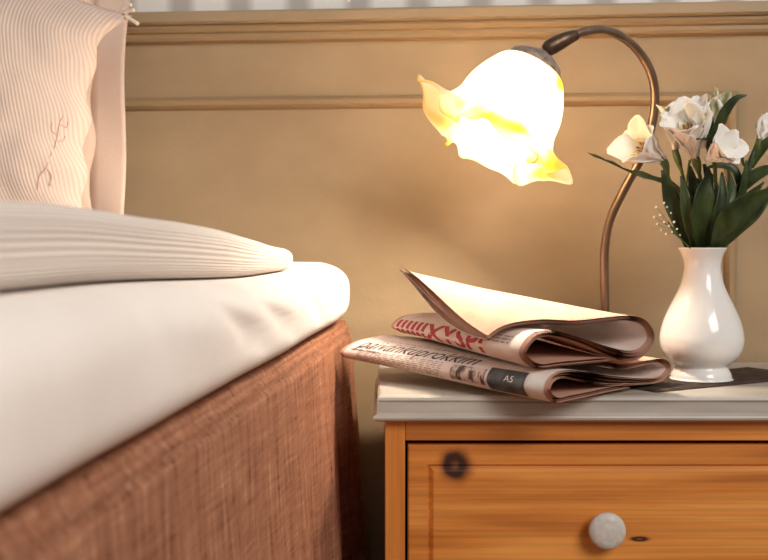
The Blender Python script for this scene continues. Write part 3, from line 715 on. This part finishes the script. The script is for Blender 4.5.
# half open trumpet with green striped petals and curled leaf
r = thing('flower_stem', 'half open green-striped white bloom pointing up beside the curled dark leaf', 'flower', mouth, G)
b4 = at(709, 146, 1.258)
stem_to(r, [at(708, 225, 1.268), at(714, 195, 1.264), at(715, 168, 1.26), b4], .0021)
bloom(r, b4, (.20, -.12, .95), .064, .026, .02, .34, 6, ('sepal', 'petal'), .1)
bloom(r, at(703, 148, 1.25), (-.2, -.3, .9), .058, .026, .02, .42, 5, ('petal',), .6)
mesh('calyx', *tube([at(716, 162, 1.26), at(713, 152, 1.259), at(710, 141, 1.258)], [.0022, .0062, .0056], 8, 12), 'leaf', r)
leafy('leaf', [at(710, 146, 1.25), at(717, 130, 1.244), at(726, 112, 1.238), at(736, 99, 1.236), at(747, 95, 1.236)], [.008, .016, .012, .008, .001], (-.6, -.8, .4), 'leaf', r, twist=.3)
leafy('leaf', [at(716, 148, 1.252), at(708, 139, 1.244), at(698, 137, 1.236), at(689, 140, 1.232)], [.006, .014, .012, .001], (.2, -.8, .6), 'leaf', r)
leafy('leaf', [at(714, 150, 1.256), at(729, 138, 1.25), at(738, 148, 1.25), at(744, 166, 1.25)], [.003, .009, .008, .002], (0, -1, .2), 'leaf', r, twist=.6)
leafy('leaf', [lb(.008, .003), at(724, 224, 1.275), at(738, 194, 1.278), at(755, 146, 1.28)], [.005, .016, .016, .003], (.2, -1, 0), 'leaf', r, twist=.3)
leafy('leaf', [lb(.005, -.003), at(714, 224, 1.256), at(722, 200, 1.254), at(722, 172, 1.256)], [.004, .013, .014, .002], (.5, -.8, 0), 'leaf', r, twist=-.6)
# right hand bud stem
r = thing('flower_stem', 'stem with a closed white bud and broad leaves, rightmost in the vase', 'flower', mouth, G)
b5 = at(759, 146, 1.285)
stem_to(r, [at(716, 228, 1.275), at(734, 198, 1.28), at(750, 168, 1.284), b5], .0019)
bloom(r, b5, (.16, 0, 1), .036, .016, 0, .14, 6, ('petal',), .2)
mesh('calyx', *tube([at(756, 154, 1.285), at(758, 147, 1.285), at(760, 139, 1.285)], [.002, .0046, .004], 8, 12), 'stem', r)
leafy('leaf', [lb(.008, -.006), at(722, 228, 1.245), at(742, 208, 1.238), at(776, 187, 1.23)], [.006, .023, .028, .004], (.25, -1, .35), 'leaf', r, twist=.4, ripple=.0012)
leafy('leaf', [lb(.012), at(735, 228, 1.262), at(754, 209, 1.26), at(778, 180, 1.258)], [.005, .018, .020, .003], (.3, -1, .1), 'leaf', r, twist=-.4)
leafy('leaf', [at(733, 200, 1.28), at(748, 182, 1.277), at(762, 172, 1.274), at(784, 164, 1.27)], [.003, .013, .013, .002], (.1, -.8, .6), 'leaf', r, twist=.5)
leafy('leaf', [at(739, 190, 1.282), at(735, 172, 1.284), at(722, 166, 1.286), at(706, 168, 1.288)], [.003, .011, .010, .002], (.1, -.8, .6), 'leaf', r)
leafy('leaf', [at(752, 168, 1.284), at(758, 155, 1.282), at(768, 142, 1.28), at(778, 136, 1.28)], [.003, .010, .010, .002], (-.3, -.9, .2), 'leaf', r)
leafy('leaf', [at(728, 208, 1.278), at(740, 196, 1.274), at(744, 176, 1.272), at(746, 160, 1.272)], [.003, .010, .010, .002], (.3, -.9, .2), 'leaf', r, twist=.4)
for (pts, wd, nr, tw) in (([lb(-.002, .004), at(700, 218, 1.27), at(694, 192, 1.27), at(690, 166, 1.268)], [.004, .012, .015, .003], (-.3, -.9, .1), .6),
                          ([lb(.003, .005), at(712, 216, 1.275), at(712, 188, 1.276), at(704, 164, 1.274)], [.004, .013, .015, .003], (.3, -.9, 0), -.5),
                          ([lb(.007, .0), at(722, 214, 1.266), at(730, 192, 1.268), at(728, 168, 1.268)], [.004, .012, .014, .002], (.1, -1, 0), .5),
                          ([lb(.010, .002), at(728, 226, 1.272), at(744, 202, 1.272), at(764, 182, 1.27)], [.004, .013, .014, .002], (.2, -1, .2), .3)):
    leafy('leaf', pts, wd, nr, 'leaf', r, twist=tw)
# baby's breath
r = thing('baby_breath_sprig', 'tiny white filler sprig of dot blossoms low on the left of the bouquet', 'flower', mouth, G)
stem_to(r, [at(690, 248, 1.255), at(678, 236, 1.25), at(668, 222, 1.247)], .0008)
bp = [(656, 207), (660, 215), (667, 207), (671, 213), (664, 222), (657, 224), (669, 226), (674, 222), (672, 232), (666, 234), (677, 229), (661, 230), (654, 217), (680, 235), (664, 203)]
for i, (bx, by) in enumerate(bp):
    q = at(bx, by, 1.243+random.uniform(-.006, .006)); hub = at(674-.15*(674-bx), 233-.3*(233-by), 1.248)
    mesh('sprig', *tube([at(680, 239, 1.25), hub, q], .0003, 5, 8), 'stem', r)
    bm = bmesh.new(); bmesh.ops.create_icosphere(bm, subdivisions=2, radius=random.uniform(.0009, .0015)); 
    for v in bm.verts: v.co *= 1+.35*noise.noise(v.co*1500)
    bm.verts.index_update()
    mesh('blossom', [q+v.co for v in bm.verts], [tuple(v.index for v in f.verts) for f in bm.faces], 'petal', r); bm.free()

# ------------------------------------------------------------------ light
w = bpy.data.worlds.new('World'); S.world = w; w.use_nodes = True
bg = w.node_tree.nodes['Background']; bg.inputs['Color'].default_value = (1.0, .95, .90, 1); bg.inputs['Strength'].default_value = .24
def area(name, loc, target, sx, sy, power, col):
    l = bpy.data.lights.new(name, 'AREA'); l.shape = 'RECTANGLE'; l.size = sx; l.size_y = sy; l.energy = power; l.color = col
    o = bpy.data.objects.new(name, l); COL.objects.link(o); o.location = loc
    o.rotation_euler = (Vector(target)-Vector(loc)).to_track_quat('-Z', 'Y').to_euler(); return o
area('fill_light', (1.45, -1.15, 2.25), (-.1, .9, .6), 1.2, 1.2, 59, (1.0, .95, .90))  # added fill from above and right of the camera, no window behind it

cam = bpy.data.cameras.new('Camera'); co = bpy.data.objects.new('Camera', cam); COL.objects.link(co); S.camera = co
co.location = (0, 0, CZ); cam.sensor_width = 36; cam.lens = F/768*36; cam.clip_start = .01
co.rotation_euler = Matrix((RT, UP, -FW)).transposed().to_euler()
cam.dof.use_dof = True; cam.dof.focus_distance = 1.14; cam.dof.aperture_fstop = 10
S.view_settings.view_transform = 'Standard'; S.view_settings.look = 'None'; S.view_settings.gamma = 1
S.view_settings.use_curve_mapping = False; S.view_settings.exposure = 0
